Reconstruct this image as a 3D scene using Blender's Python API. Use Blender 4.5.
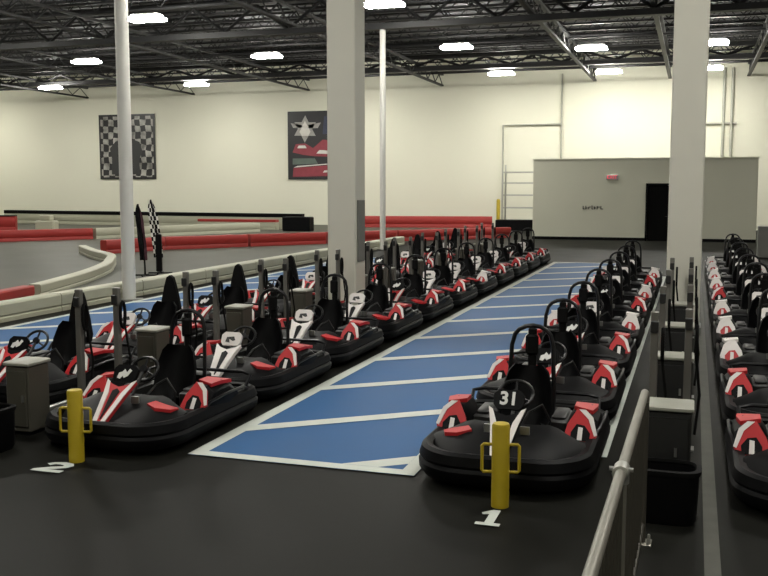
import bpy, math, random
from math import sin, cos, pi, radians
from mathutils import Vector, Matrix
random.seed(7)
SC = bpy.context.scene
COL = SC.collection
for o in list(bpy.data.objects): bpy.data.objects.remove(o)

# ------------------------------------------------------------ camera, world, exposure
cam_d = bpy.data.cameras.new('camera'); cam = bpy.data.objects.new('camera', cam_d); COL.objects.link(cam)
cam_d.lens = 44.53; cam_d.sensor_width = 36; cam_d.clip_end = 300; cam_d.clip_start = 0.05
cam.location = (0, 0, 2.15)
cam.rotation_euler = (radians(90 - 6.009), 0, radians(18.034))
SC.camera = cam
W = bpy.data.worlds.new('world'); SC.world = W; W.use_nodes = True
W.node_tree.nodes['Background'].inputs[0].default_value = (0.8, 0.85, 0.9, 1)
W.node_tree.nodes['Background'].inputs[1].default_value = 0.0
SC.view_settings.view_transform = 'Standard'; SC.view_settings.look = 'None'
SC.view_settings.gamma = 1; SC.view_settings.use_curve_mapping = False
SC.view_settings.exposure = 0.0
LAMP_STRENGTH = 145.0

# ------------------------------------------------------------ materials
def mat(name, col, rough=0.5, metal=0.0, spec=0.5, noise=0.0, nscale=8.0, emit=None, estr=0.0, bump=0.0, coat=0.0, rvar=0.0):
    m = bpy.data.materials.new(name); m.use_nodes = True
    nt = m.node_tree; b = nt.nodes['Principled BSDF']
    b.inputs['Base Color'].default_value = (*col, 1)
    b.inputs['Roughness'].default_value = rough
    b.inputs['Metallic'].default_value = metal
    b.inputs['Specular IOR Level'].default_value = spec
    if coat: b.inputs['Coat Weight'].default_value = coat; b.inputs['Coat Roughness'].default_value = 0.15
    if emit: b.inputs['Emission Color'].default_value = (*emit, 1); b.inputs['Emission Strength'].default_value = estr
    if noise or bump or rvar:
        tc = nt.nodes.new('ShaderNodeTexCoord')
        nz = nt.nodes.new('ShaderNodeTexNoise'); nz.inputs['Scale'].default_value = nscale; nz.inputs['Detail'].default_value = 5
        nt.links.new(tc.outputs['Object'], nz.inputs['Vector'])
        if noise:
            mx = nt.nodes.new('ShaderNodeMix'); mx.data_type = 'RGBA'
            mx.inputs[6].default_value = (*[c * (1 - noise) for c in col], 1)
            mx.inputs[7].default_value = (*[min(1, c * (1 + noise)) for c in col], 1)
            nt.links.new(nz.outputs['Fac'], mx.inputs[0]); nt.links.new(mx.outputs[2], b.inputs['Base Color'])
        if rvar:
            mr = nt.nodes.new('ShaderNodeMapRange'); mr.inputs[3].default_value = rough - rvar; mr.inputs[4].default_value = rough + rvar
            nt.links.new(nz.outputs['Fac'], mr.inputs[0]); nt.links.new(mr.outputs[0], b.inputs['Roughness'])
        if bump:
            bp = nt.nodes.new('ShaderNodeBump'); bp.inputs['Strength'].default_value = bump; bp.inputs['Distance'].default_value = 0.01
            nt.links.new(nz.outputs['Fac'], bp.inputs['Height']); nt.links.new(bp.outputs[0], b.inputs['Normal'])
    return m

M = dict(
    floor=mat('dark floor paint', (0.010, 0.010, 0.0085), 0.50, noise=0.35, nscale=1.3, rvar=0.05, spec=0.04),
    track=mat('track concrete', (0.072, 0.074, 0.058), 0.5, noise=0.12, nscale=0.6, rvar=0.06, spec=0.1),
    blue=mat('blue floor paint', (0.030, 0.098, 0.235), 0.5, noise=0.12, nscale=1.5, rvar=0.05, spec=0.05),
    white_line=mat('white line paint', (0.50, 0.53, 0.49), 0.5, noise=0.1, nscale=4, spec=0.1),
    worn_line=mat('worn grey line paint', (0.07, 0.07, 0.06), 0.6, noise=0.3, nscale=5, spec=0.15),
    wall=mat('warm white wall paint', (0.71, 0.70, 0.58), 0.75, noise=0.03, nscale=0.3),
    box=mat('grey green wall paint', (0.62, 0.615, 0.50), 0.8, noise=0.04, nscale=0.8),
    deck=mat('grey roof deck', (0.10, 0.10, 0.103), 0.7, noise=0.2, nscale=0.7),
    steel=mat('dark joist steel', (0.014, 0.014, 0.015), 0.6, noise=0.2, nscale=2),
    column=mat('light grey column paint', (0.60, 0.585, 0.51), 0.6, noise=0.05, nscale=2),
    pole=mat('white pole paint', (0.62, 0.61, 0.57), 0.5, noise=0.04, nscale=2),
    plate=mat('grey steel plate', (0.20, 0.20, 0.185), 0.5, metal=0.3, noise=0.1, nscale=5),
    black=mat('black plastic', (0.003, 0.003, 0.0035), 0.5, noise=0.3, nscale=6, spec=0.1),
    rubber=mat('black rubber', (0.005, 0.005, 0.005), 0.7, noise=0.3, nscale=10, spec=0.1),
    frame=mat('black tube steel', (0.006, 0.006, 0.007), 0.35, spec=0.3),
    grime=mat('dark grey metal', (0.014, 0.014, 0.014), 0.5, metal=0.1, noise=0.3, nscale=10),
    alu=mat('brushed aluminium', (0.45, 0.45, 0.43), 0.35, metal=0.9, noise=0.15, nscale=12),
    red=mat('red bodywork', (0.42, 0.018, 0.022), 0.5, noise=0.12, nscale=12, spec=0.3),
    white=mat('white bodywork', (0.66, 0.62, 0.60), 0.5, noise=0.08, nscale=12),
    navy=mat('dark blue fabric', (0.02, 0.025, 0.06), 0.8),
    bred=mat('red barrier plastic', (0.33, 0.022, 0.018), 0.5, noise=0.12, nscale=2),
    bwhite=mat('cream barrier plastic', (0.40, 0.395, 0.30), 0.5, noise=0.08, nscale=2),
    yellow=mat('yellow bollard paint', (0.42, 0.31, 0.012), 0.45, noise=0.1, nscale=8),
    cabinet=mat('grey cabinet paint', (0.07, 0.066, 0.052), 0.45, metal=0.2, noise=0.15, nscale=6),
    lid=mat('pale grey lid', (0.26, 0.26, 0.22), 0.5, noise=0.1, nscale=6),
    post=mat('galvanised post', (0.17, 0.165, 0.15), 0.45, metal=0.4, noise=0.2, nscale=8),
    rail=mat('galvanised rail', (0.22, 0.21, 0.18), 0.42, metal=0.5, noise=0.15, nscale=10),
    brownbar=mat('dull picket steel', (0.055, 0.05, 0.04), 0.55, metal=0.3, noise=0.15, nscale=10),
    lamp=mat('lamp lens', (0.9, 0.9, 0.9), 0.5, emit=(1.0, 0.975, 0.89), estr=LAMP_STRENGTH),
    housing=mat('lamp housing', (0.35, 0.35, 0.35), 0.5),
    exit=mat('exit sign face', (0.5, 0.02, 0.03), 0.5, emit=(1.0, 0.08, 0.12), estr=0.8),
    ink=mat('black print', (0.03, 0.03, 0.03), 0.6),
    door=mat('black door', (0.002, 0.002, 0.002), 0.7, spec=0.1),
    poster=mat('black poster print', (0.018, 0.018, 0.02), 0.4),
    pgrey=mat('grey poster print', (0.30, 0.29, 0.27), 0.45, noise=0.3, nscale=3),
    pwhite=mat('white poster print', (0.6, 0.58, 0.54), 0.45, noise=0.2, nscale=3),
    pred=mat('red poster print', (0.24, 0.035, 0.05), 0.45, noise=0.3, nscale=3),
    pgreen=mat('grey green poster print', (0.10, 0.13, 0.11), 0.45, noise=0.3, nscale=3),
    pnavy=mat('navy poster print', (0.03, 0.035, 0.07), 0.45, noise=0.3, nscale=3),
    burgundy=mat('burgundy fabric', (0.05, 0.012, 0.02), 0.8),
    shelf=mat('pale shelf steel', (0.40, 0.40, 0.36), 0.5),
    seam=mat('grey pipe paint', (0.36, 0.36, 0.30), 0.5),
    digit=mat('white digits', (0.7, 0.7, 0.68), 0.5),
)

# ------------------------------------------------------------ mesh helpers
class MB:
    def __init__(s): s.v = []; s.f = []; s.m = []
    def add(s, vs, fs, mi=0):
        n = len(s.v); s.v += [tuple(v) for v in vs]; s.f += [tuple(i + n for i in f) for f in fs]; s.m += [mi] * len(fs)
        return s
    def box(s, x0, x1, y0, y1, z0, z1, mi=0, M4=None):
        vs = [Vector((x, y, z)) for z in (z0, z1) for y in (y0, y1) for x in (x0, x1)]
        if M4: vs = [M4 @ v for v in vs]
        return s.add(vs, [(0, 2, 3, 1), (4, 5, 7, 6), (0, 1, 5, 4), (2, 6, 7, 3), (0, 4, 6, 2), (1, 3, 7, 5)], mi)
    def cbox(s, x0, x1, y0, y1, z0, z1, c=0.01, mi=0, M4=None):       # box with softened vertical and horizontal edges
        def ring(z, i):
            a, b, e, f = x0 + i, x1 - i, y0 + i, y1 - i
            return [(a + c, e, z), (b - c, e, z), (b, e + c, z), (b, f - c, z), (b - c, f, z), (a + c, f, z), (a, f - c, z), (a, e + c, z)]
        s.loft([ring(z0, c), ring(z0 + c, 0), ring(z1 - c, 0), ring(z1, c)], mi=mi, M4=M4); return s
    def loft(s, rings, closed=True, cap=True, mi=0, M4=None):
        n = len(rings[0]); vs = [Vector(p) for r in rings for p in r]
        if M4: vs = [M4 @ v for v in vs]
        fs = []
        for i in range(len(rings) - 1):
            for j in range(n if closed else n - 1):
                k = (j + 1) % n; fs.append((i * n + j, i * n + k, (i + 1) * n + k, (i + 1) * n + j))
        if cap and closed:
            fs.append(tuple(range(n))[::-1]); b = (len(rings) - 1) * n; fs.append(tuple(range(b, b + n)))
        return s.add(vs, fs, mi)
    def tube(s, pts, r, n=8, closed=False, mi=0):
        pts = [Vector(p) for p in pts]; N = len(pts); rings = []
        up = None
        for i, p in enumerate(pts):
            a = pts[(i - 1) % N] if (closed or i > 0) else p
            b = pts[(i + 1) % N] if (closed or i < N - 1) else p
            t = (b - a).normalized()
            if up is None: up = Vector((0, 0, 1)) if abs(t.z) < 0.9 else Vector((1, 0, 0))
            u = (up - t * up.dot(t)); u = u.normalized() if u.length > 1e-4 else t.orthogonal().normalized()
            up = u; w = t.cross(u)
            rr = r[i] if isinstance(r, (list, tuple)) else r
            rings.append([p + u * cos(2 * pi * k / n) * rr + w * sin(2 * pi * k / n) * rr for k in range(n)])
        if closed: rings.append(rings[0]); return s.loft(rings, cap=False, mi=mi)
        return s.loft(rings, mi=mi)
    def prism(s, poly, M4, d, mi=0):                                  # polygon in local xy pushed along local z by d
        return s.loft([[(x, y, 0) for x, y in poly], [(x, y, d) for x, y in poly]], mi=mi, M4=M4)
    def lathe(s, prof, c=(0, 0, 0), n=20, mi=0, M4=None):
        rings = [[(c[0] + r * cos(2 * pi * k / n), c[1] + r * sin(2 * pi * k / n), c[2] + z) for k in range(n)] for r, z in prof]
        return s.loft(rings, mi=mi, M4=M4)
    def mesh(s, name, mats):
        me = bpy.data.meshes.new(name); me.from_pydata(s.v, [], s.f)
        for m in (mats if isinstance(mats, (list, tuple)) else [mats]): me.materials.append(m)
        me.polygons.foreach_set('material_index', s.m)
        me.polygons.foreach_set('use_smooth', [True] * len(s.f))
        import bmesh
        b = bmesh.new(); b.from_mesh(me); bmesh.ops.recalc_face_normals(b, faces=b.faces); b.to_mesh(me); b.free()
        me.set_sharp_from_angle(angle=radians(38)); me.update()
        return me

def obj(name, mb, mats, parent=None, loc=None, **props):
    o = bpy.data.objects.new(name, mb.mesh(name, mats)); COL.objects.link(o)
    if parent: o.parent = parent
    if loc: o.location = loc
    for k, v in props.items(): o[k] = v
    return o
def struct(name, mb, mats): return obj(name, mb, mats, kind='structure')
def thing(name, label, cat, loc=(0, 0, 0), rz=0, group=None):
    o = bpy.data.objects.new(name, None); COL.objects.link(o); o.empty_display_size = 0.2
    o.location = loc; o.rotation_euler = (0, 0, rz); tag(o, label, cat, group); return o
def tag(o, label, cat, group=None):
    o['label'] = label; o['category'] = cat
    if group: o['group'] = group
    return o
def kids(o): return [c for c in bpy.data.objects if c.parent == o]
def tree(o): return (o, [tree(c) for c in kids(o)])
def dup(tr, loc, label, group=None, parent=None):
    o, ch = tr; c = o.copy(); COL.objects.link(c)
    if parent: c.parent = parent
    else: c.location = loc; tag(c, label, c['category'], group)
    for t in ch: dup(t, None, None, None, c)
    return c
def face_m(origin, xdir, ydir):                                       # local frame -> world, z = xdir x ydir
    x = Vector(xdir).normalized(); y = Vector(ydir); y = (y - x * y.dot(x)).normalized(); z = x.cross(y); o = Vector(origin)
    return Matrix(((x.x, y.x, z.x, o.x), (x.y, y.y, z.y, o.y), (x.z, y.z, z.z, o.z), (0, 0, 0, 1)))
ORD = ['first', 'second', 'third', 'fourth', 'fifth', 'sixth', 'seventh', 'eighth', 'ninth', 'tenth', 'eleventh', 'twelfth', 'thirteenth', 'fourteenth', 'fifteenth', 'sixteenth']

# ------------------------------------------------------------ the hall
WY = 52.0; ZR = 9.3
floor = struct('floor', MB().box(-46, 16, -6, WY, -0.2, 0), M['floor'])
tr_ = MB()
tr_.loft([[(-46, -6, 0.004), (-10.85, -6, 0.004), (-10.85, 43, 0.004), (-9, 46, 0.004), (-9, WY, 0.004), (-46, WY, 0.004)]], cap=False)
tr_.add([(-46, -6, 0.004), (-10.85, -6, 0.004), (-10.85, 43, 0.004), (-9, 46, 0.004), (-9, WY, 0.004), (-46, WY, 0.004)], [(0, 1, 2, 3, 4, 5)])
obj('track_surface', tr_, M['track'], floor, label='pale grey concrete of the race track')

def flat(pts, z=0.008): return MB().add([(x, y, z) for x, y in pts], [tuple(range(len(pts)))])
Y0, Y1 = 6.65, 27.8
LX0, LX1 = -3.84, -1.93
def lane(x0, x1, y0, y1, first, n, where):
    obj('painted_lane', flat([(x0, y0), (x1, y0), (x1, y1), (x0, y1)], 0.006), M['blue'], floor, label='blue painted pit lane ' + where)
    w = 0.125; b = MB()
    for (a, c, e, f) in ((x0, x0 + w, y0, y1), (x1 - w, x1, y0, y1), (x0 + w, x1 - w, y0, y0 + w), (x0 + w, x1 - w, y1 - w, y1)):
        b.add([(a, e, 0.010), (c, e, 0.010), (c, f, 0.010), (a, f, 0.010)], [(0, 1, 2, 3)])
    obj('lane_border', b, M['white_line'], floor, label='white border line ' + where)
    for k in range(-1, n):
        ya = first + k * 1.80; s = 0.77; h = 0.115
        def Y(x, o): return ya + (x - x0) * s + o
        xa, xb = x0 + w, x1 - w
        pts = []
        for (x, o) in ((xa, -h), (xb, -h), (xb, h), (xa, h)): pts.append([x, Y(x, o)])
        lo, hi = y0 + w, y1 - w
        if pts[1][1] < lo: continue
        if pts[0][1] < lo: pts[0] = [xa + (lo - pts[0][1]) / s, lo]
        if pts[3][1] < lo: pts[3] = [xa + (lo - pts[3][1]) / s, lo]
        if pts[3][1] > hi: continue
        if pts[2][1] > hi: pts[2] = [xa + (hi - pts[3][1]) / s, hi]
        if pts[1][1] > hi: pts[1] = [xa + (hi - pts[0][1]) / s, hi]
        obj('lane_stripe', flat(pts, 0.011), M['white_line'], floor)
lane(LX0, LX1, Y0, Y1, 7.47, 12, 'between the two middle kart rows')
lane(-10.1, -7.35, Y0, Y1, 6.4, 12, 'beside the white track barrier')
obj('floor_line', flat([(-0.71, 7.6), (-0.60, 7.6), (-0.60, 24), (-0.71, 24)]), M['white_line'], floor, label='worn grey line right of the kart row')
obj('floor_line', flat([(0.12, 0.5), (0.21, 0.5), (0.21, 26), (0.12, 26)]), M['worn_line'], floor, label='worn grey line left of the rightmost kart row')
# painted lane numbers
n1 = flat([(-.075, 0), (.085, 0), (.085, .05), (.04, .05), (.04, .30), (-.01, .30), (-.075, .23), (-.06, .195), (-.02, .21), (-.02, .05), (-.075, .05)], 0.012)
obj('painted_number', n1, M['white_line'], floor, (-1.20, 5.78, 0), label='white painted number 1 before the right bollard')
n2 = MB()
p2 = [(-.14, .22), (-.10, .27), (0, .30), (.10, .28), (.145, .22), (.12, .15), (.03, .09), (-.03, .07), (.15, .07), (.15, 0), (-.16, 0), (-.16, .05), (-.04, .14), (.05, .185), (.05, .21), (0, .225), (-.05, .22), (-.08, .18)]
n2.add([(x * .85, y * .85, .012) for x, y in p2], [tuple(range(len(p2)))])
obj('painted_number', n2, M['white_line'], floor, (-4.62, 5.88, 0), label='white painted number 2 before the left bollard')

struct('wall_back', MB().box(-46, 16, WY, WY + 0.3, 0, ZR), M['wall'])
struct('wall_left', MB().box(-46.3, -46, -6, WY, 0, ZR), M['wall'])
struct('wall_right', MB().box(16, 16.3, -6, WY, 0, ZR), M['wall'])
struct('wall_front', MB().box(-46, 16, -6.3, -6, 0, ZR), M['wall'])
deck = MB().box(-46, 16, -6, WY, ZR + 0.04, ZR + 0.2)
for i in range(104):                                                  # ribs of the corrugated deck
    y = -6 + i * 0.56; deck.box(-46, 16, y, y + 0.16, ZR, ZR + 0.04)
ceiling = struct('ceiling', deck, M['deck'])

def truss(axis, c, a0, a1, zb, zt, panel, w, web):
    b = MB()
    def P(a, z, o=0): return (a, c + o, z) if axis == 'x' else (c + o, a, z)
    def bar(z, h, ww):
        if axis == 'x': b.box(a0, a1, c - ww, c + ww, z, z + h)
        else: b.box(c - ww, c + ww, a0, a1, z, z + h)
    bar(zb, w, w * 0.9); bar(zt - w, w, w * 0.9)
    n = int((a1 - a0) / panel); st = (a1 - a0) / n
    for i in range(n):
        a = a0 + i * st
        b.tube([P(a, zb + w), P(a + st / 2, zt - w)], web, 4); b.tube([P(a + st / 2, zt - w), P(a + st, zb + w)], web, 4)
    return b
y = 1.0
while y < WY - 0.5:
    if abs(y - 15.6) > 0.5 and abs(y - 31.4) > 0.5:
        obj('roof_joist', truss('x', y, -46, 16, 8.45, ZR, 1.3, 0.07, 0.022), M['steel'], ceiling)
    y += 1.55
for yy in (15.6, 31.4, 47.0):
    obj('roof_girder', truss('x', yy, -46, 16, 7.50 if yy < 40 else 8.0, 8.80, 2.4, 0.20, 0.06), M['steel'], ceiling)
for xx in (-36.5, -29.0, -21.5, -13.5, -5.2, -1.4, 2.4, 8.5):
    obj('roof_girder', truss('y', xx, -5.5, WY - 0.1, 7.75, 8.42, 1.5, 0.09, 0.03), M['steel'], ceiling)
# round ducts and pipes under the roof
obj('ceiling_pipe', MB().tube([(-46, 49.5, 8.2), (16, 49.5, 8.2)], 0.07, 8), M['steel'], ceiling)
obj('ceiling_pipe', MB().tube([(-46, 40.5, 8.3), (16, 40.5, 8.3)], 0.05, 8), M['steel'], ceiling)

# partition room with its door
BX0, BX1, BY, BH = -6.5, 2.35, 40.3, 3.32
room = MB().box(BX0, -1.82, BY, BY + 0.15, 0, BH).box(-0.88, BX1, BY, BY + 0.15, 0, BH).box(-1.82, -0.88, BY, BY + 0.15, 2.27, BH)
room.box(BX0, BX0 + 0.15, BY + 0.15, BY + 5, 0, BH).box(BX1 - 0.15, BX1, BY + 0.15, BY + 5, 0, BH).box(BX0, BX1, BY + 5, BY + 5.15, 0, BH)
room.box(BX0 - 0.03, BX1 + 0.03, BY - 0.03, BY + 5.18, BH, BH + 0.05)
struct('wall_partition', room, M['box'])
struct('door_1', MB().box(-1.80, -0.90, BY + 0.04, BY + 0.10, 0.01, 2.25), M['door'])
dh = MB().tube([(-1.00, BY - 0.03, 1.0), (-1.12, BY - 0.03, 1.0)], 0.012, 6).tube([(-1.00, BY + .05, 1.0), (-1.00, BY - 0.03, 1.0)], 0.012, 6)
obj('door_handle', dh, M['grime'], bpy.data.objects['door_1'])
struct('baseboard_partition', MB().box(BX0, -1.84, BY - 0.03, BY, 0, 0.12).box(-0.86, BX1, BY - 0.03, BY, 0, 0.12), M['black'])
struct('trim_1', MB().box(-1.90, -1.82, BY - 0.03, BY + 0.1, 0, 2.34).box(-0.88, -0.80, BY - 0.03, BY + 0.1, 0, 2.34).box(-1.82, -0.88, BY - 0.03, BY + 0.1, 2.27, 2.34), M['black'])

def text_mesh(body, size, mat_, name, parent, M4, depth=0.004, bold=0.0):
    c = bpy.data.curves.new(name, 'FONT'); c.body = body; c.size = size; c.align_x = 'CENTER'; c.align_y = 'CENTER'; c.extrude = depth / 2; c.offset = bold
    t = bpy.data.objects.new('tmp', c); COL.objects.link(t)
    me = bpy.data.meshes.new_from_object(t.evaluated_get(bpy.context.evaluated_depsgraph_get()))
    bpy.data.objects.remove(t); me.transform(M4); me.name = name
    me.materials.clear(); me.materials.append(mat_)
    o = bpy.data.objects.new(name, me); COL.objects.link(o); o.parent = parent; return o

es = thing('exit_sign', 'small red lit exit sign high on the grey partition wall', 'sign', (-3.25, BY, 2.48))
obj('sign_box', MB().cbox(-.24, .24, -.07, 0.0, 0.0, .21, .012), M['housing'], es)
text_mesh('EXIT', 0.20, M['exit'], 'sign_lettering', es, face_m((0, -0.075, 0.11), (1, 0, 0), (0, 0, 1)), 0.008)
ws = MB(); rr = random.Random(3); x = -4.42
for k in range(7):                                                    # illegible small lettering on the partition wall
    wd = 0.07 + rr.random() * 0.05
    ws.box(x, x + 0.035, BY - 0.012, BY - 0.002, 1.27, 1.27 + 0.10 + 0.07 * rr.random()); ws.box(x + 0.03, x + wd, BY - 0.012, BY - 0.002, 1.27 + 0.04 * (k % 3), 1.30 + 0.04 * (k % 3)); x += wd + 0.03
tag(obj('wall_lettering', ws, M['ink']), 'small black lettering across the grey partition wall', 'sign')

# low dark wall at the far right
lw = MB().cbox(1.9, 4.6, 31.5, 31.9, 0, 0.98, .02)
tag(obj('low_wall', lw, M['plate']), 'low dark grey wall at the far right behind the kart row', 'wall')

# columns and poles
def column(x, y, s, where, plate):
    t = thing('column', where, 'column', (x, y, 0), group='wide square columns')
    obj('shaft', MB().cbox(-s / 2, s / 2, -s / 2, s / 2, 0, 7.50, 0.02), M['column'], t)
    obj('base_collar', MB().cbox(-s / 2 - .03, s / 2 + .03, -s / 2 - .03, s / 2 + .03, 0, 0.12, 0.01), M['plate'], t)
    if plate: obj('side_plate', MB().cbox(s / 2, s / 2 + .03, -s / 2 + .07, s / 2 - .1, 0.92, 1.95, 0.006), M['plate'], t, label='darker grey steel plate')
column(-5.60, 15.15, 0.50, 'wide square light grey column between the two left kart rows, grey plate on its side', True)
column(-0.12, 14.8, 0.485, 'wide square light grey column right of the blue lane among charging posts', False)
def pole(x, y, r, where):
    t = thing('pole', where, 'pole', (x, y, 0), group='slim white poles')
    obj('shaft', MB().lathe([(r, 0), (r, 7.5)], n=20), M['pole'], t)
    obj('base_plate', MB().cbox(-r - .07, r + .07, -r - .07, r + .07, 0, 0.03, 0.006), M['plate'], t)
pole(-10.30, 15.78, 0.125, 'thick round white pole beside the white barrier, in front of the checkered poster')
pole(-10.27, 31.4, 0.10, 'slim bright white pole just right of the left wide column')

# ------------------------------------------------------------ barriers
def barrier(name, label, pts, h, w, m, group='track barriers', cap=None, ch=.06):
    pts = [Vector((p[0], p[1], 0)) for p in pts]; rows = []
    for i, p in enumerate(pts):
        a = pts[max(i - 1, 0)]; b = pts[min(i + 1, len(pts) - 1)]; t = (b - a).normalized(); nrm = Vector((-t.y, t.x, 0))
        rows.append((p, nrm))
    base = pts[0]; B = MB(); k = w / 2
    prof = [(-k, 0), (-k, h * .22), (-k * .86, h * .3), (-k, h * .38), (-k, h * .9), (-k * .8, h), (k * .8, h), (k, h * .9), (k, h * .38), (k * .86, h * .3), (k, h * .22), (k, 0)]
    B.loft([[p - base + n_ * o + Vector((0, 0, z)) for o, z in prof] for p, n_ in rows])
    o = tag(obj(name, B, m, loc=base), label, 'barrier', group)
    if cap:
        C = MB(); C.loft([[p - base + n_ * q + Vector((0, 0, h + z)) for q, z in ((-k * .98, 0), (-k * .98, ch), (k * .98, ch), (k * .98, 0))] for p, n_ in rows])
        obj('barrier_cap', C, cap, o, label='darker cap strip')
    return o
def smooth(pts, n=6):
    out = []
    for i in range(len(pts) - 1):
        p0 = pts[max(i - 1, 0)]; p1 = pts[i]; p2 = pts[i + 1]; p3 = pts[min(i + 2, len(pts) - 1)]
        for k in range(n):
            t = k / n
            out.append(tuple(0.5 * (2 * b + (c - a) * t + (2 * a - 5 * b + 4 * c - d) * t * t + (3 * b - a - 3 * c + d) * t ** 3) for a, b, c, d in zip(p0, p1, p2, p3)))
    return out + [pts[-1]]
for k in range(13):                                                   # modules of the long straight cream barrier
    a = 1.0 + k * 2.6
    if k < 2: continue
    barrier('track_barrier', 'long straight cream barrier beside the far blue lane, %s module from the near end' % ORD[k - 2], [(-10.65, a), (-10.65, a + 2.58)], 0.31, 0.30, M['bwhite'], 'straight cream barrier modules')
barrier('track_barrier', 'red low barrier at the left edge, near end of the curved white barrier', [(-12.05, 9.5), (-12.0, 12), (-12.14, 14.2), (-12.32, 15.40)], 0.26, 0.26, M['bred'])
barrier('track_barrier', 'curved cream barrier bending back behind the white pole', smooth([(-12.34, 15.60), (-12.73, 16.91), (-13.35, 18.75), (-14.2, 20.7), (-14.95, 22.0), (-16.0, 23.6), (-17.6, 25.1), (-19.3, 26.9)]), 0.26, 0.26, M['bwhite'])
DP = [(-18.35, 26.7), (-17.6, 29.2), (-15.6, 31.8), (-13.55, 34.4), (-11.45, 36.9), (-9.4, 39.2), (-7.6, 41.2)]
for k in range(6):
    a = Vector(DP[k]); b = Vector(DP[k]).lerp(Vector(DP[k + 1]), .965)
    barrier('track_barrier', 'long red diagonal barrier behind the flags, %s piece from the left' % ORD[k], [tuple(a), tuple(b)], 0.45, 0.32, M['bred'], 'red diagonal barrier pieces')
barrier('track_barrier', 'red barrier ending at the far left of the track', [(-29.5, 27.5), (-24.2, 34.4)], 0.46, 0.35, M['bred'])
barrier('track_barrier', 'cream barrier continuing right from the far left red barrier', [(-24.15, 34.5), (-20.4, 42.6)], 0.46, 0.35, M['bwhite'])
barrier('track_barrier', 'far cream barrier with red cap left of the black block', [(-24.9, 44.9), (-20.4, 44.9)], 0.40, 0.4, M['bwhite'], cap=M['bred'], ch=.13)
tag(obj('black_block', MB().cbox(-.75, .75, -.3, .3, 0, .72, .04), M['black'], loc=(-18.9, 44.1, 0)), 'big black block on the track left of the wide column', 'barrier block')
barrier('track_barrier', 'far low wall along the back, cream with a black cap', [(-40.5, 48.8), (-19.5, 46.2)], 0.60, 0.3, M['bwhite'], cap=M['black'], ch=.2)
barrier('track_barrier', 'far red barrier right of the wide column above the kart rows', [(-17.6, 49.4), (-10.4, 50.9)], 0.62, 0.35, M['bred'])
barrier('track_barrier', 'short red barrier with black cap at the far left edge', [(-34.6, 38.2), (-32.0, 39.3)], 0.75, 0.35, M['bred'], cap=M['black'])
tag(obj('cream_block', MB().cbox(-.55, .55, -.25, .25, 0, .52, .05).cbox(-.3, .3, -.2, .2, .52, .78, .04), M['bwhite'], loc=(-31.2, 40.6, 0)), 'small cream stepped block at the far left behind the red barrier', 'barrier block')

# feather flags
def feather(name, label, loc, lean, h, w, pattern, foot):
    t = thing(name, label, 'flag', loc, radians(18))
    P = [(lean * (s / 10) ** 1.7, 0, h * s / 10) for s in range(11)]
    obj('pole', MB().tube(P, 0.022, 6), M['black'], t)
    b = MB(); n = 14; m = 5
    for i in range(n):
        for j in range(m):
            def q(i_, j_):
                s = 0.22 + 0.78 * i_ / n; z = h * s; x0 = lean * s ** 1.7
                ww = w * (1 - max(0, (s - .75) / .25) ** 2 * .8)
                return (x0 + ww * (j_ / m - .6), 0.02 * sin(i_ * .9 + j_), z)
            b.add([q(i, j), q(i, j + 1), q(i + 1, j + 1), q(i + 1, j)], [(0, 1, 2, 3)], (i + j) % 2 if pattern == 'check' else (1 if j > 2 else 0))
    vs = b.v; fs = b.f; off = len(vs)
    b.add([(x, y_ + 0.006, z) for x, y_, z in vs], [tuple(i for i in f) for f in fs]); b.m[len(fs):] = b.m[:len(fs)]
    obj('fabric', b, [M['black'], M['pwhite'] if pattern == 'check' else M['burgundy']], t)
    f = MB().tube([(-.3, 0, .02), (.3, 0, .02)], .02, 6).tube([(0, -.3, .02), (0, .3, .02)], .02, 6)
    obj('foot', f, M['black'], t)
    if foot: obj('lower_sleeve', MB().cbox(-.10, .05, -.05, .05, .05, 1.0, .02), M['black'], t)
feather('feather_flag', 'black and burgundy feather flag just right of the white pole', (-12.78, 20.3, 0), -0.14, 1.76, 0.19, 'plain', False)
feather('feather_flag', 'black and white checkered feather flag beside the burgundy one', (-12.75, 20.95, 0), -0.20, 1.86, 0.24, 'check', True)

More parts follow.
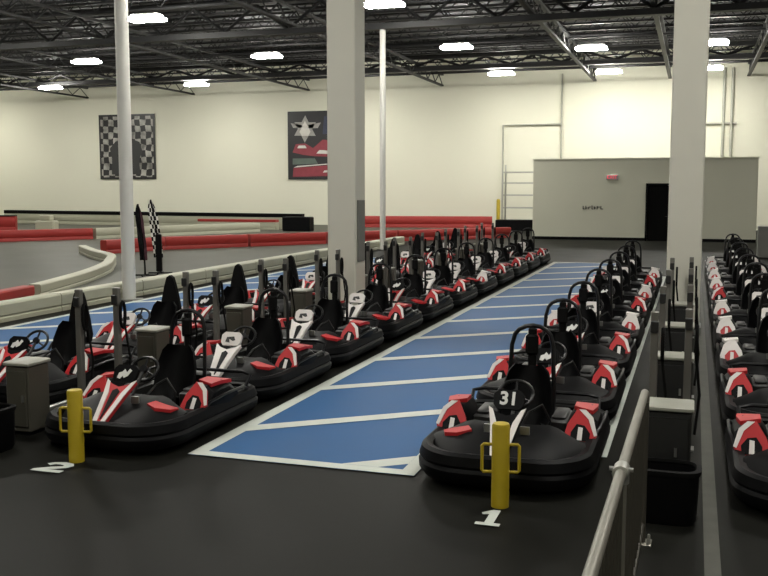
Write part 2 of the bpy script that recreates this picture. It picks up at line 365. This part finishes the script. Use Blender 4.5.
# ------------------------------------------------------------ posters on the back wall
PY = WY - 0.08
def rot_poly(n, r1, r2, cx, cz, off=0.0):
    return [(cx + (r1 if k % 2 == 0 else r2) * cos(off + pi * k / n), cz + (r1 if k % 2 == 0 else r2) * sin(off + pi * k / n)) for k in range(2 * n)]
def wallprism(b, poly, y, mi=0): b.prism(poly, face_m((0, y, 0), (1, 0, 0), (0, 0, 1)), 0.006, mi)
def checker_mat():
    m = mat('checkered poster print', (0.3, 0.3, 0.28), 0.45); nt = m.node_tree; b = nt.nodes['Principled BSDF']
    tc = nt.nodes.new('ShaderNodeTexCoord'); ck = nt.nodes.new('ShaderNodeTexChecker'); ck.inputs['Scale'].default_value = 2.6
    nz = nt.nodes.new('ShaderNodeTexNoise'); nz.inputs['Scale'].default_value = 1.6; nz.inputs['Detail'].default_value = 4
    wv = nt.nodes.new('ShaderNodeVectorMath'); wv.operation = 'MULTIPLY_ADD'; wv.inputs[1].default_value = (.35, 0, .35)
    nt.links.new(tc.outputs['Object'], nz.inputs['Vector']); nt.links.new(nz.outputs['Color'], wv.inputs[0]); nt.links.new(tc.outputs['Object'], wv.inputs[2])
    nt.links.new(wv.outputs[0], ck.inputs['Vector'])
    ck.inputs['Color1'].default_value = (0.35, 0.34, 0.31, 1); ck.inputs['Color2'].default_value = (0.015, 0.015, 0.016, 1)
    mr = nt.nodes.new('ShaderNodeMapRange'); mr.inputs[1].default_value = .35; mr.inputs[2].default_value = .65; mr.inputs[3].default_value = .35; mr.inputs[4].default_value = 1.3
    nt.links.new(nz.outputs['Fac'], mr.inputs[0])
    mx = nt.nodes.new('ShaderNodeVectorMath'); mx.operation = 'SCALE'; nt.links.new(ck.outputs['Color'], mx.inputs[0]); nt.links.new(mr.outputs[0], mx.inputs['Scale'])
    nt.links.new(mx.outputs[0], b.inputs['Base Color']); return m
def poster1(x0, x1, z0, z1):
    t = thing('poster', 'checkered black and white poster with a dark figure behind the thick white pole', 'poster', ((x0 + x1) / 2, PY, z0), group='wall posters')
    w = (x1 - x0) / 2; h = z1 - z0
    obj('board', MB().box(-w, w, 0, 0.04, 0, h), M['poster'], t)
    obj('checker_print', MB().box(-w + .12, w - .12, -.006, 0, .12, h - .12), checker_mat(), t)
    c = MB()
    wallprism(c, [(-1.15, .3), (-1.1, 1.3), (-1.25, 1.9), (-.8, 2.35), (-.25, 2.45), (-.25, 2.9), (.25, 2.9), (.25, 2.5), (.9, 2.3), (1.1, 1.7), (.85, 1.2), (.9, .3)], -0.004)
    obj('figure_print', c, M['ink'], t)
def poster2(x0, x1, z0, z1):
    t = thing('poster', 'black poster with a white crest above red kart pictures, left of the wide column', 'poster', ((x0 + x1) / 2, PY, z0), group='wall posters')
    w = (x1 - x0) / 2; h = z1 - z0
    obj('board', MB().box(-w, w, 0, 0.04, 0, h), M['poster'], t)
    b = MB(); wallprism(b, rot_poly(6, .78, .45, -w + 1.1, h * .74, .5), -0.002)
    wallprism(b, [(-w + .2, h * .83), (-w + .9, h * .80), (-w + .9, h * .76), (-w + .35, h * .76)], -0.002)
    wallprism(b, [(-w + 1.3, h * .80), (-w + 2.1, h * .83), (-w + 1.9, h * .75), (-w + 1.3, h * .75)], -0.002)
    obj('crest_print', b, M['pgrey'], t)
    b = MB(); wallprism(b, [(-w + .75, h * .70), (-w + 1.1, h * .86), (-w + 1.45, h * .70), (-w + 1.3, h * .64), (-w + .9, h * .64)], -0.008)
    obj('crest_highlight', b, M['pwhite'], t)
    b = MB(); wallprism(b, [(-w + .3, h * .40), (-w + .5, h * .52), (-w + 1.1, h * .53), (-w + 1.6, h * .46), (-w + 2.2, h * .58), (w - .5, h * .56), (w - .3, h * .40), (w - .9, h * .33), (-w + 1.7, h * .34), (-w + 1.0, h * .36)], -0.002)
    wallprism(b, [(-w + .3, h * .04), (-w + .35, h * .17), (w - .4, h * .22), (w - .3, h * .05)], -0.002)
    obj('red_kart_print', b, M['pred'], t)
    b = MB(); wallprism(b, [(-w + .6, h * .46), (-w + .7, h * .50), (-w + 1.1, h * .50), (-w + 1.2, h * .46)], -0.009)
    wallprism(b, [(-w + 1.8, h * .38), (-w + 2.0, h * .43), (-w + 2.5, h * .42), (-w + 2.6, h * .37)], -0.009)
    wallprism(b, [(w - 1.2, h * .46), (w - 1.0, h * .53), (w - .8, h * .44)], -0.009)
    wallprism(b, [(-w + 2.2, h * .10), (-w + 2.3, h * .13), (w - .5, h * .15), (w - .6, h * .11)], -0.009)
    wallprism(b, [(-w + .35, h * .175), (-w + .6, h * .20), (w - .9, h * .235), (w - .9, h * .225)], -0.009)
    obj('white_detail_print', b, M['pwhite'], t)
    b = MB(); wallprism(b, [(-w + .3, h * .22), (-w + .3, h * .31), (-w + 1.7, h * .31), (-w + 1.9, h * .23)], -0.002)
    obj('grey_ground_print', b, M['pgreen'], t)
    b = MB(); wallprism(b, [(-w + 2.2, h * .66), (-w + 2.3, h * .92), (w - .2, h * .92), (w - .2, h * .66)], -0.002)
    obj('navy_sky_print', b, M['pnavy'], t)
poster1(-35.75, -31.75, 2.70, 6.70)
poster2(-22.85, -19.1, 2.65, 6.60)

# pipework, rack and yellow guard on the back wall
def tag_pipe(name, label, pts, r): tag(obj(name, MB().tube([(0, 0, 0)] + [tuple(Vector(p) - Vector(pts[0])) for p in pts[1:]], r, 6), M['seam'], loc=pts[0]), label, 'pipe')
tag_pipe('wall_pipe', 'thin grey pipe running up and across the back wall above the rack', [(-10.05, WY - .12, 0.1), (-10.05, WY - .12, 5.55), (-6.95, WY - .12, 5.55)], 0.055)
tag_pipe('wall_pipe', 'thin grey horizontal pipe on the back wall right of the right column', [(.3, WY - .12, 5.42), (1.9, WY - .12, 5.42)], 0.055)
tag_pipe('downpipe', 'left of two grey downpipes on the back wall near the right corner', [(1.25, WY - .14, 0.1), (1.25, WY - .14, 8.2)], 0.07)
tag_pipe('downpipe', 'right of two grey downpipes on the back wall near the right corner', [(1.65, WY - .14, 0.1), (1.65, WY - .14, 8.2)], 0.07)
tag_pipe('downpipe', 'thin grey downpipe on the back wall above the grey partition', [(-6.9, WY - .12, 0.1), (-6.9, WY - .12, 8.2)], 0.04)
rk = thing('storage_rack', 'pale steel storage rack left of the grey partition', 'rack', (-8.5, 49.2, 0))
for sx in (-.95, .95):
    for sy in (-.4, .4): obj('upright', MB().box(sx - .04, sx + .04, sy - .04, sy + .04, 0, 3.35), M['shelf'], rk)
for z in (1.1, 1.75, 2.37, 2.92):
    obj('shelf', MB().box(-.95, .95, -.42, .42, z, z + .07), M['shelf'], rk)
tag(obj('dark_crate', MB().cbox(-1.0, 1.0, -.35, .35, 0, .55, .03), M['black'], loc=(-8.6, 48.1, 0)), 'long black crate on the floor before the pale rack', 'crate')
yg = thing('guard_post', 'tall yellow guard post at the left end of the pale rack', 'post', (-9.62, 48.6, 0))
obj('post', MB().lathe([(.10, 0), (.10, 1.5), (.07, 1.58)], n=14), M['yellow'], yg)
obj('foot_plate', MB().box(-.16, .16, -.16, .16, 0, .02), M['yellow'], yg)

# ------------------------------------------------------------ high bay lights
lamp0 = thing('high_bay_light', '', 'light', (0, 0, 7.0))
obj('lamp_lens', MB().cbox(-.62, .62, -.28, .28, 0, .10, .02), M['lamp'], lamp0)
obj('lamp_housing', MB().cbox(-.52, .52, -.22, .22, .10, .22, .02), M['housing'], lamp0)
for hx in (-.4, .4): obj('hanger', MB().tube([(hx, 0, .21), (hx, 0, 1.56)], .006, 4), M['steel'], lamp0)
xs = [(-35.0, 'far left'), (-26.3, 'second from left'), (-17.75, 'third from left'), (-9.35, 'fourth from left'), (-4.2, 'second from right'), (0.45, 'rightmost')]
ys = [(28.7, 'nearest visible'), (38.2, 'middle'), (47.6, 'far')]
lt = tree(lamp0); first = True
spots = []
for x, nx in xs:
    for y, ny in ys:
        if x > -5 and y < 32: continue
        if x > -5: y = 40.2 if y < 45 else 48.5
        if x < -30: y -= 1.3
        elif x < -25: y -= 0.8 if y < 45 else 0.2
        spots.append((x, y, 'glowing rectangular high bay ceiling light, %s line, %s row' % (nx, ny)))
spots.append((-43.5, 47.6, 'added unseen high bay ceiling light just outside the left edge, far row'))  # out of view, added to brighten the left end of the back wall
spots.append((8.5, 38.2, 'added unseen high bay ceiling light outside the right edge, middle row'))  # this and the following out-of-view lights are added to light columns and karts
spots.append((-8.1, 8.5, 'added unseen high bay ceiling light overhead near the left blue lane, nearest of all'))
spots.append((0.6, 8.8, 'added unseen high bay ceiling light overhead in front of the right column'))
spots.append((-8.1, 16.8, 'added unseen high bay ceiling light overhead, second from the front'))
spots.append((-22.8, 12.0, 'added unseen high bay ceiling light over the near track'))
spots.append((-5.0, 1.0, 'added unseen high bay ceiling light above the viewer, front left'))
spots.append((4.5, 2.0, 'added unseen high bay ceiling light above the viewer, front right'))
spots.append((-15.4, 16.8, 'added unseen high bay ceiling light over the white track barrier'))
spots.append((3.5, 16.8, 'added unseen high bay ceiling light over the rightmost kart row'))
for x, y, lb in spots:
    if first:
        lamp0.location = (x, y, 7.75); tag(lamp0, lb, 'light', 'high bay ceiling lights'); first = False
    else: dup(lt, (x, y, 7.75), lb, 'high bay ceiling lights')

# ------------------------------------------------------------ racing karts
CACHE = {}
def part(key, name, fn, mats, parent, **props):
    if key not in CACHE: CACHE[key] = fn().mesh(name, mats)
    o = bpy.data.objects.new(name, CACHE[key]); COL.objects.link(o); o.parent = parent
    for k, v in props.items(): o[k] = v
    return o
KL = 1.88
def outline(hx, y0, y1, rf, rr, n=8):
    pts = []
    for (cx_, cy_, a0, rx, ry) in ((hx - rf, y0 + rf * 1.05, -90, rf, rf * 1.05), (hx - rr, y1 - rr, 0, rr, rr), (-hx + rr, y1 - rr, 90, rr, rr), (-hx + rf, y0 + rf * 1.05, 180, rf, rf * 1.05)):
        for k in range(n + 1):
            a = radians(a0 + 90 * k / n); pts.append((cx_ + rx * cos(a), cy_ + ry * sin(a)))
    return pts
def bumper_ring():
    b = MB(); rings = []
    for off, z in ((.03, .05), (0, .09), (-.005, .14), (.012, .165), (.0, .185), (.02, .25), (.05, .27), (.10, .26), (.10, .06), (.03, .05)):
        rings.append([(x, y, z) for x, y in outline(.65 - off, .0 + off, KL - off, .40 - off, .20 - off * .5)])
    return b.loft(rings, cap=False)
def floor_pan(): return MB().loft([[(x, y, z) for x, y in outline(.56, .12, KL - .12, .3, .12, 4)] for z in (.045, .065)])
def cowl():
    b = MB(); n, m = 16, 8; rows = []
    for i in range(m + 1):
        v = i / m; r = []
        for j in range(n + 1):
            u = -1 + 2 * j / n; a = abs(u)
            yf = .09 + .30 * a ** 3; yb = .66 - .12 * a ** 2
            y = yf * (1 - v) + yb * v
            z = .20 + (.17 * (1 - .55 * a * a)) * sin(v * pi / 2) ** .8 + .035 * math.exp(-((a - .55) / .18) ** 2) * v
            r.append((u * .57, y, z))
        rows.append(r)
    for r in rows: pass
    rings = [r + [(x, y, .10) for x, y, z in reversed(r)] for r in rows]
    return b.loft(rings)
def swoosh(sx):
    b = MB()
    pts = [(.26, .42, .335), (.36, .37, .315), (.47, .43, .295), (.50, .52, .29), (.42, .48, .32), (.30, .49, .345)]
    top = [(sx * x, y, z + .02) for x, y, z in pts]; bot = [(sx * x, y, z - .03) for x, y, z in pts]
    return b.loft([bot, top])
def nassau():
    F = face_m((0, .07, .18), (1, 0, 0), (0, .44, .34)); b = MB()
    b.prism([(-.045, 0), (.045, 0), (.10, .36), (.135, .52), (.08, .48), (0, .45), (-.08, .48), (-.135, .52), (-.10, .36)], F, .035)
    return b
def nassau_white():
    F = face_m((0, .07, .18), (1, 0, 0), (0, .44, .34)) @ Matrix.Translation((0, 0, .035)); b = MB()
    for s in (-1, 1):
        b.prism([(s * x, y) for x, y in ((.012, .03), (.046, .0), (.102, .36), (.140, .525), (.105, .50), (.060, .38))], F, .008)
    return b
def nassau_black():
    F = face_m((0, .07, .18), (1, 0, 0), (0, .44, .34)) @ Matrix.Translation((0, 0, .035)); b = MB()
    return b.prism([(-.005, .10), (.005, .10), (.035, .40), (.0, .43), (-.035, .40)], F, .006)
PF = face_m((0, .50, .50), (1, 0, 0), (0, .075, .13))
def plate():
    b = MB(); P = [(-.085, 0), (.085, 0), (.112, .035), (.115, .115), (.08, .15), (-.08, .15), (-.115, .115), (-.112, .035)]
    return b.prism(P, PF, .03)
def plate_mark(kind):
    def f():
        b = MB(); F = PF @ Matrix.Translation((0, 0, .03))
        if kind == 'blur':
            b.prism([(-.07, .03), (-.04, .02), (-.02, .05), (-.005, .03), (.03, .05), (.06, .10), (.035, .115), (.015, .08), (-.01, .11), (-.03, .085), (-.06, .075)], F, .004)
        else:
            b.prism([(-.06, .04), (-.01, .03), (-.02, .07), (.02, .05), (.05, .06), (.03, .10), (-.05, .09)], F, .004)
        return b
    return f
def steering_wheel():
    F = face_m((0, .80, .56), (1, 0, 0), (0, .09, .13)); b = MB()
    P = [F @ Vector((.135 * cos(2 * pi * k / 20), .115 * sin(2 * pi * k / 20), 0)) for k in range(20)]
    b.tube(P, .014, 8, closed=True)
    for a in (90, 210, 330):
        b.tube([F @ Vector((0, 0, 0)), F @ Vector((.13 * cos(radians(a)), .11 * sin(radians(a)), 0))], .010, 6)
    return b.lathe([(.035, -.01), (.035, .02)], n=12, M4=F)
def steering_column(): return MB().tube([(0, .79, .55), (0, .46, .22)], .014, 8)
def seat():
    path = [(.98, .17, .16), (1.08, .13, .19), (1.22, .12, .20), (1.34, .17, .20), (1.41, .30, .205), (1.46, .46, .20), (1.50, .60, .16), (1.515, .66, .11)]
    m = 10; out = []; inn = []
    for i, (y, z, w) in enumerate(path):
        y2, z2, _ = path[min(i + 1, len(path) - 1)]; y1, z1, _ = path[max(i - 1, 0)]
        t = Vector((0, y2 - y1, z2 - z1)).normalized(); nn = Vector((0, -t.z, t.y))
        row = []; row2 = []
        for j in range(m + 1):
            u = -1 + 2 * j / m; p = Vector((u * w, y, z)) + nn * (.13 * abs(u) ** 3)
            row.append(p); row2.append(p - nn * .018 + Vector((.012 * u, 0, 0)))
        out.append(row + row2[::-1])
    return MB().loft(out)
def hoop():
    b = MB(); P = [(-.19, 1.50, .12), (-.19, 1.545, .45), (-.175, 1.58, .82)]
    for k in range(1, 8):
        a = pi - pi * k / 8; P.append((.165 * cos(a), 1.59, .86 + .13 * sin(a)))
    P += [(.175, 1.58, .82), (.19, 1.545, .45), (.19, 1.50, .12)]
    b.tube(P, .019, 8)
    return b.tube([(-.185, 1.555, .55), (.185, 1.555, .55)], .012, 6)
def head_post():
    return MB().cbox(-.035, .035, 1.555, 1.61, .30, .975, .015).cbox(-.055, .055, 1.535, 1.575, .74, .92, .02)
def spade():
    F = face_m((0, 1.575, .44), (1, 0, 0), (0, .01, 1))
    return MB().prism([(-.13, 0), (.13, 0), (.15, .08), (.12, .26), (.075, .45), (.045, .545), (0, .575), (-.045, .545), (-.075, .45), (-.12, .26), (-.15, .08)], F, .06)
def spade_label(): return MB().box(-.10, .10, 1.508, 1.516, .50, .56)
PFX = lambda s: face_m((s * .50, .74, .19), (1, 0, 0), (0, .17, .25))
def pod_body(s):
    b = MB()
    def ring(y, zt, x_in, x_out):
        P = [(x_in, .12), (x_out, .12), (x_out + .02, .20), (x_out, zt - .06), (x_out - .07, zt), (x_in + .05, zt), (x_in, zt - .08)]
        return [(s * x, y, z) for x, z in P]
    return b.loft([ring(.78, .26, .40, .59), ring(.93, .42, .385, .615), ring(1.20, .43, .38, .62), ring(1.40, .34, .42, .61)])
def pod_front(s):                                                     # five-sided shield reclined over the pod's nose
    return MB().prism([(s * x, y) for x, y in ((-.105, .0), (.09, .0), (.125, .10), (.085, .24), (-.03, .31), (-.10, .18), (-.125, .06))], PFX(s), .03)
def pod_cover(s):                                                     # coloured top of the pod running back from the shield
    top = [(.43, 1.00, .445), (.575, .96, .425), (.60, 1.10, .43), (.585, 1.32, .40), (.50, 1.36, .39), (.43, 1.15, .445)]
    return MB().loft([[(s * x, y, z - .02) for x, y, z in top], [(s * x, y, z + .012) for x, y, z in top]])
def pod_inset(s):
    return MB().prism([(s * x, y) for x, y in ((-.07, .05), (.07, .045), (.075, .11), (.03, .17), (-.03, .18), (-.07, .11))], PFX(s) @ Matrix.Translation((0, 0, .03)), .006)
def pod_bar(s):
    return MB().prism([(-.02, .05), (.016, .05), (.018, .15), (-.016, .155)], PFX(s) @ Matrix.Translation((0, 0, .034)), .006)
def pod_stripes(s):
    return MB().prism([(s * x, y) for x, y in ((.128, .10), (.105, .09), (.055, .225), (-.02, .30), (.03, .30), (.09, .24))], PFX(s) @ Matrix.Translation((0, 0, .028)), .008)
def pod_lip(s):
    return MB().prism([(s * x, y) for x, y in ((-.115, .0), (.095, .0), (.10, .025), (-.12, .03))], PFX(s) @ Matrix.Translation((0, 0, .028)), .006)
def wheel(s, y, r, w):
    def f():
        F = face_m((s * .50, y, r), (0, 1, 0), (0, 0, 1))
        return MB().lathe([(r * .55, -w / 2), (r * .9, -w / 2), (r, -w / 2 + .02), (r, w / 2 - .02), (r * .9, w / 2), (r * .55, w / 2)], n=20, M4=F)
    return f
def rim(s, y, r, w):
    def f():
        F = face_m((s * .50, y, r), (0, 1, 0), (0, 0, 1))
        return MB().lathe([(r * .56, -w * .51), (r * .25, -w * .3), (r * .25, w * .3), (r * .56, w * .51)], n=14, M4=F)
    return f
def battery(s):
    def f(): return MB().cbox(min(s * .23, s * .38), max(s * .23, s * .38), .98, 1.40, .07, .33, .015).cbox(min(s * .25, s * .36), max(s * .25, s * .36), 1.02, 1.34, .33, .36, .01)
    return f
def motor():
    F = face_m((0, 1.66, .19), (0, 1, 0), (0, 0, 1)); b = MB().lathe([(.04, -.30), (.09, -.28), (.10, -.06), (.10, .06), (.09, .28), (.04, .30)], n=16, M4=F)
    return b.cbox(-.16, .16, 1.58, 1.74, .28, .38, .015)
def rear_bar(): return MB().tube([(-.55, 1.60, .20), (-.55, 1.78, .36), (-.45, 1.80, .38), (.45, 1.80, .38), (.55, 1.78, .36), (.55, 1.60, .20)], .017, 8)
def side_rail(s): 
    def f(): return MB().tube([(s * .60, .72, .24), (s * .62, .86, .30), (s * .645, 1.1, .325), (s * .64, 1.45, .32), (s * .60, 1.62, .26)], .014, 8)
    return f
def pedals(): return MB().box(-.17, -.10, .43, .45, .1, .40).box(.10, .17, .43, .45, .1, .40).tube([(-.2, .46, .12), (.2, .46, .12)], .012, 6)
def hose(): return MB().tube([(.20, .95, .15), (.26, .88, .35), (.20, .84, .48), (.10, .82, .42), (.05, .66, .30)], .011, 6)

def kart(plate_kind, digits, pods, head, nas='red', flash=(-1, 1)):
    t = thing('racing_kart', '', 'kart')
    part('ring', 'perimeter_bumper', bumper_ring, M['black'], t)
    part('pan', 'floor_pan', floor_pan, M['grime'], t)
    part('cowl', 'front_cowl', cowl, M['black'], t)
    for s in flash: part('sw%d' % s, 'cowl_flash', lambda: swoosh(s), M['red'], t, label='red flash on the front cowl')
    n = part('nas' + nas, 'nose_panel', nassau, M[nas], t, label='%s tapering nose panel' % nas)
    part('nasw', 'panel_stripe', nassau_white, M['white'], n); part('nasb', 'panel_inset', nassau_black, M['black'], n)
    p = part('pl' + plate_kind, 'number_plate', plate, M['black'] if plate_kind == 'black' else M['white'], t, label=plate_kind + ' number plate')
    if digits:
        text_mesh(digits, .14, M['digit'], 'plate_number', p, PF @ Matrix.Translation((0, .078, .033)), bold=.004)
    else:
        part('pm' + plate_kind, 'plate_number', plate_mark('blur' if plate_kind == 'black' else 'w'), M['digit'] if plate_kind == 'black' else M['ink'], p)
    w = part('sw', 'steering_wheel', steering_wheel, M['frame'], t); part('sc', 'steering_column', steering_column, M['grime'], w)
    part('seat', 'seat', seat, M['black'], t)
    if head == 'post':
        part('hoop', 'seat_hoop', hoop, M['frame'], t); part('hp', 'headrest', head_post, M['rubber'], t)
    else:
        h = part('spade', 'headrest', spade, M['rubber'], t, label='broad black headrest pad'); part('spl', 'headrest_label', spade_label, M['digit'], h)
    for s in (-1, 1):
        b = part('pod%d' % s, 'side_pod', lambda: pod_body(s), M['black'], t)
        part('podf%d%s' % (s, pods), 'pod_shield', lambda: pod_front(s), M[pods], b, label=pods + ' pod shield')
        part('podi%d%s' % (s, pods), 'pod_inset', lambda: pod_inset(s), M['black'] if pods == 'red' else M['red'], b)
        part('pods%d' % s, 'pod_stripe', lambda: pod_stripes(s), M['white'], b)
        part('podb%d' % s, 'pod_bar', lambda: pod_bar(s), M['white'], b); part('podl%d' % s, 'pod_lip', lambda: pod_lip(s), M['white'], b)
        part('podc%d%s' % (s, pods), 'pod_cover', lambda: pod_cover(s), M[pods], b, label=pods + ' pod cover')
        for y, r, ww, nm in ((.70, .125, .11, 'f'), (1.62, .135, .16, 'r')):
            ty = part('ty%d%s' % (s, nm), 'wheel', wheel(s, y, r, ww), M['rubber'], t); part('ri%d%s' % (s, nm), 'rim', rim(s, y, r, ww), M['grime'], ty)
        part('bat%d' % s, 'battery_box', battery(s), M['grime'], t)
        part('sr%d' % s, 'side_rail', side_rail(s), M['frame'], t)
    part('mot', 'motor', motor, M['grime'], t); part('rb', 'rear_bar', rear_bar, M['frame'], t)
    part('ped', 'pedals', pedals, M['alu'], t); part('hose', 'cable', hose, M['grime'], t)
    return t
protos = {}
def get(key):
    if key not in protos:
        t = kart(*key); protos[key] = [t, tree(t), False]
    return protos[key]
def place(key, loc, label, group):
    p = get(key)
    if not p[2]: p[2] = True; p[0].location = loc; tag(p[0], label, 'kart', group); return p[0]
    return dup(p[1], loc, label, group)
K31 = ('black', '31', 'red', 'post', 'black')
KR = ('black', None, 'red', 'post', 'red'); KW = ('white', None, 'white', 'post', 'white'); KM = ('white', None, 'red', 'post', 'white')
BR = ('black', None, 'red', 'spade', 'red', ()); BM = ('white', None, 'red', 'spade', 'red', ())
PITCH = 1.955; KY = 6.40
G = 'racing karts parked nose to tail'

def rowof(x, keys, where, dx=0.0, first_label=None, y0=KY):
    for i, k in enumerate(keys):
        lb = 'black racing kart with %s side pods, %s in %s' % ('white' if k[2] == 'white' else 'red', ORD[i], where)
        if i == 0 and first_label: lb = first_label
        place(k, (x + dx * i, y0 + i * PITCH, 0), lb, G)
rowof(-1.27, [K31 + ((-1,),)] + [k + ((),) for k in (KR, KR, KW, KR, KW, KM, KW)], 'row right of the central lane', 0.0, 'black racing kart with number 31 plate and red side pods behind the right yellow bollard')
FL = lambda ks, f: [k + (f,) for k in ks]
rowof(-4.57, FL([KR, KM, KM, KM, KR, KM, KW, KM, KM, KR, KM], (1,)), 'row left of the central lane', 0.0, 'black racing kart with red and white nose right behind the left yellow bollard')
rowof(-6.5, [BR, BM, BR, BR, BM, BR, BR, BM, BR, BM], 'row beside the far left lane', y0=7.42)
rowof(0.95, FL([KR, KR, KW, KW, KW, KM, KW, KW, KW, KW], ()), 'rightmost row', 0.0)

# ------------------------------------------------------------ charging cabinets and posts on the two medians
def cabinet(w=0.0, bm='cabinet'):
    t = thing('charging_cabinet', '', 'cabinet')
    obj('body', MB().cbox(-.12 - w, .12 + w, -.14, .14, .03, .61, .01), M[bm], t)
    obj('lid', MB().cbox(-.135 - w, .135 + w, -.155, .155, .61, .645, .008), M['lid'], t, label='pale grey lid')
    d = obj('door', MB().cbox(-.10 - w, .10 + w, -.155, -.14, .08, .57, .005), M[bm], t)
    obj('latch', MB().box(.06, .08, -.17, -.155, .30, .36), M['alu'], d)
    obj('foot', MB().box(-.10 - w, .10 + w, -.12, .12, 0, .03), M['black'], t)
    return t
def cpost():
    t = thing('charging_post', '', 'post')
    obj('shaft', MB().cbox(-.03, .03, -.03, .03, 0.01, 1.17, .006), M['post'], t)
    obj('foot_plate', MB().box(-.07, .07, -.07, .07, 0, .012), M['plate'], t)
    c = MB()
    c.tube([(.035 + .03, .05 * sin(a / 14 * 2 * pi * 1) * .8, .90 + .13 * cos(a / 14 * 2 * pi)) for a in range(14)], .016, 6, closed=True)
    c.tube([(.06, .04, .80), (.10, .06, .45), (.07, .03, .12)], .012, 6)
    obj('cable_coil', c, M['rubber'], t)
    obj('plug_holster', MB().cbox(-.03, .03, -.06, -.03, 1.0, 1.10, .008), M['grime'], t)
    return t
c0 = cabinet(); c1 = cabinet(.05, 'grime'); p0 = cpost(); ct, c1t, pt = tree(c0), tree(c1), tree(p0); used = {'c': False, 'w': False, 'p': False}
def put(kind, o, tr, loc, label, group, cat):
    if not used[kind]: used[kind] = True; o.location = loc; tag(o, label, cat, group)
    else: dup(tr, loc, label, group)
for side, mx, lst in (('left', -5.55, 10), ('right', -0.14, 8)):
    for k in range(lst):
        y = 6.78 + 2.06 * k
        if side == 'left' and abs(y + .1 - 15.15) < .46: y = 15.46
        elif side == 'right' and abs(y + .1 - 14.87) < .46: y = 15.30
        where = 'between the two left kart rows' if side == 'left' else 'between the two right kart rows'
        put('c' if side == 'left' else 'w', c0 if side == 'left' else c1, ct if side == 'left' else c1t, (mx, y + .1, 0), '%s charging cabinet with pale lid %s, %s from the front' % ('grey' if side == 'left' else 'black', where, ORD[k]), 'charging cabinets on the %s median' % side, 'cabinet')
        for nm, dx, dy in (('left', -.13, 1.05), ('right', .13, 1.30)):
            yy = y + dy
            if abs(yy - (15.15 if side == 'left' else 14.87)) < .36: yy = 14.74 if side == 'left' else 14.48
            if k == 4 and side == 'right': yy += .35
            put('p', p0, pt, (mx + dx, yy, 0), 'slim grey charging post %s, %s of %s pair' % (where, nm, ORD[k]), 'charging posts on the %s median' % side, 'post')
# raised cable channels at the foot of the posts
tag(obj('cable_channel', MB().cbox(-5.86, -5.80, 6.6, 14.4, 0, .07, .01), M['alu']), 'thin metal cable channel along the left charging posts', 'cable channel')

# black tubs at the front of each median
def sq(r, z, n=28): return [((abs(cos(a)) ** .55) * (1 if cos(a) >= 0 else -1) * r, (abs(sin(a)) ** .55) * (1 if sin(a) >= 0 else -1) * r * .72, z) for a in [2 * pi * k / n for k in range(n)]]
for tx, tl in ((-0.12, 'rounded black plastic tub at the front of the right charging posts'), (-5.5, 'rounded black plastic tub at the left edge before the charging cabinet')):
    tb = thing('bumper_tub', tl, 'tub', (tx, 6.30, 0), group='black tubs')
    obj('tub_wall', MB().loft([sq(.185, .0), sq(.20, .03), sq(.21, .33), sq(.19, .33), sq(.18, .12)]), M['black'], tb)
    obj('rim', MB().loft([sq(.215, .32), sq(.222, .335), sq(.222, .355), sq(.19, .36), sq(.185, .34)], cap=False), M['rubber'], tb)

# ------------------------------------------------------------ bollards
def bollard(x, y, label, r=.052):
    t = thing('bollard', label, 'bollard', (x, y, 0), radians(12), 'yellow bollards with handles')
    obj('post', MB().lathe([(.060, 0), (.060, .56), (.054, .575), (.02, .58)], n=20), M['yellow'], t)
    for s in (-1, 1):
        obj('handle', MB().tube([(s * .055, 0, .43), (s * .115, 0, .43), (s * .125, 0, .42), (s * .125, 0, .25), (s * .115, 0, .24), (s * .055, 0, .24)], .011, 8), M['yellow'], t)
bollard(-4.58, 6.22, 'yellow bollard with two side handles at the painted number on the left')
bollard(-1.19, 6.20, 'yellow bollard with two side handles at the painted number 1 on the right')

# ------------------------------------------------------------ railing at the lower right
rl = thing('railing', 'grey steel pipe railing running along the lower right corner', 'railing', (-0.30, 0.4, 0))
def RP(y, z, dx=0): return (0.06 * (y - 0.4) / 5.4 + dx, y - 0.4, z)
obj('top_rail', MB().tube([RP(.5, .95), RP(3, .95), RP(5.70, .95), RP(5.78, .93), RP(5.80, .88)], .024, 12), M['rail'], rl, label='bright pipe top rail')
obj('bottom_rail', MB().tube([RP(.5, .12), RP(5.80, .12)], .016, 8), M['brownbar'], rl)
for y in (.6, 2.35, 4.1, 5.80):
    obj('post', MB().tube([RP(y, 0), RP(y, .94)], .022, 10), M['rail'] if y < 5 else M['brownbar'], rl)
    f = MB().cbox(RP(y, 0)[0] - .06, RP(y, 0)[0] + .06, y - .46, y - .34, 0, .012, .003)
    fo = obj('foot_flange', f, M['rail'], rl)
    bb = MB()
    for a in (-.04, .04):
        for c in (-.04, .04): bb.lathe([(.010, 0), (.010, .03), (.006, .035)], (RP(y, 0)[0] + a, y - .4 + c, .012), 8)
    obj('anchor_bolt', bb, M['alu'], fo)
yb = .7
while yb < 5.7:
    obj('picket', MB().tube([RP(yb, .12), RP(yb, .93)], .009, 6), M['brownbar'], rl); yb += .125
fy = 4.06
obj('rail_collar', MB().tube([RP(fy - .05, .95), RP(fy - .045, .95), RP(fy + .045, .95), RP(fy + .05, .95)], [.024, .036, .036, .024], 12).tube([RP(fy, .95), RP(fy, .90)], .034, 10).tube([RP(fy, .96, -.05), RP(fy, .96, .05)], .010, 6), M['alu'], rl, label='bright pipe clamp')
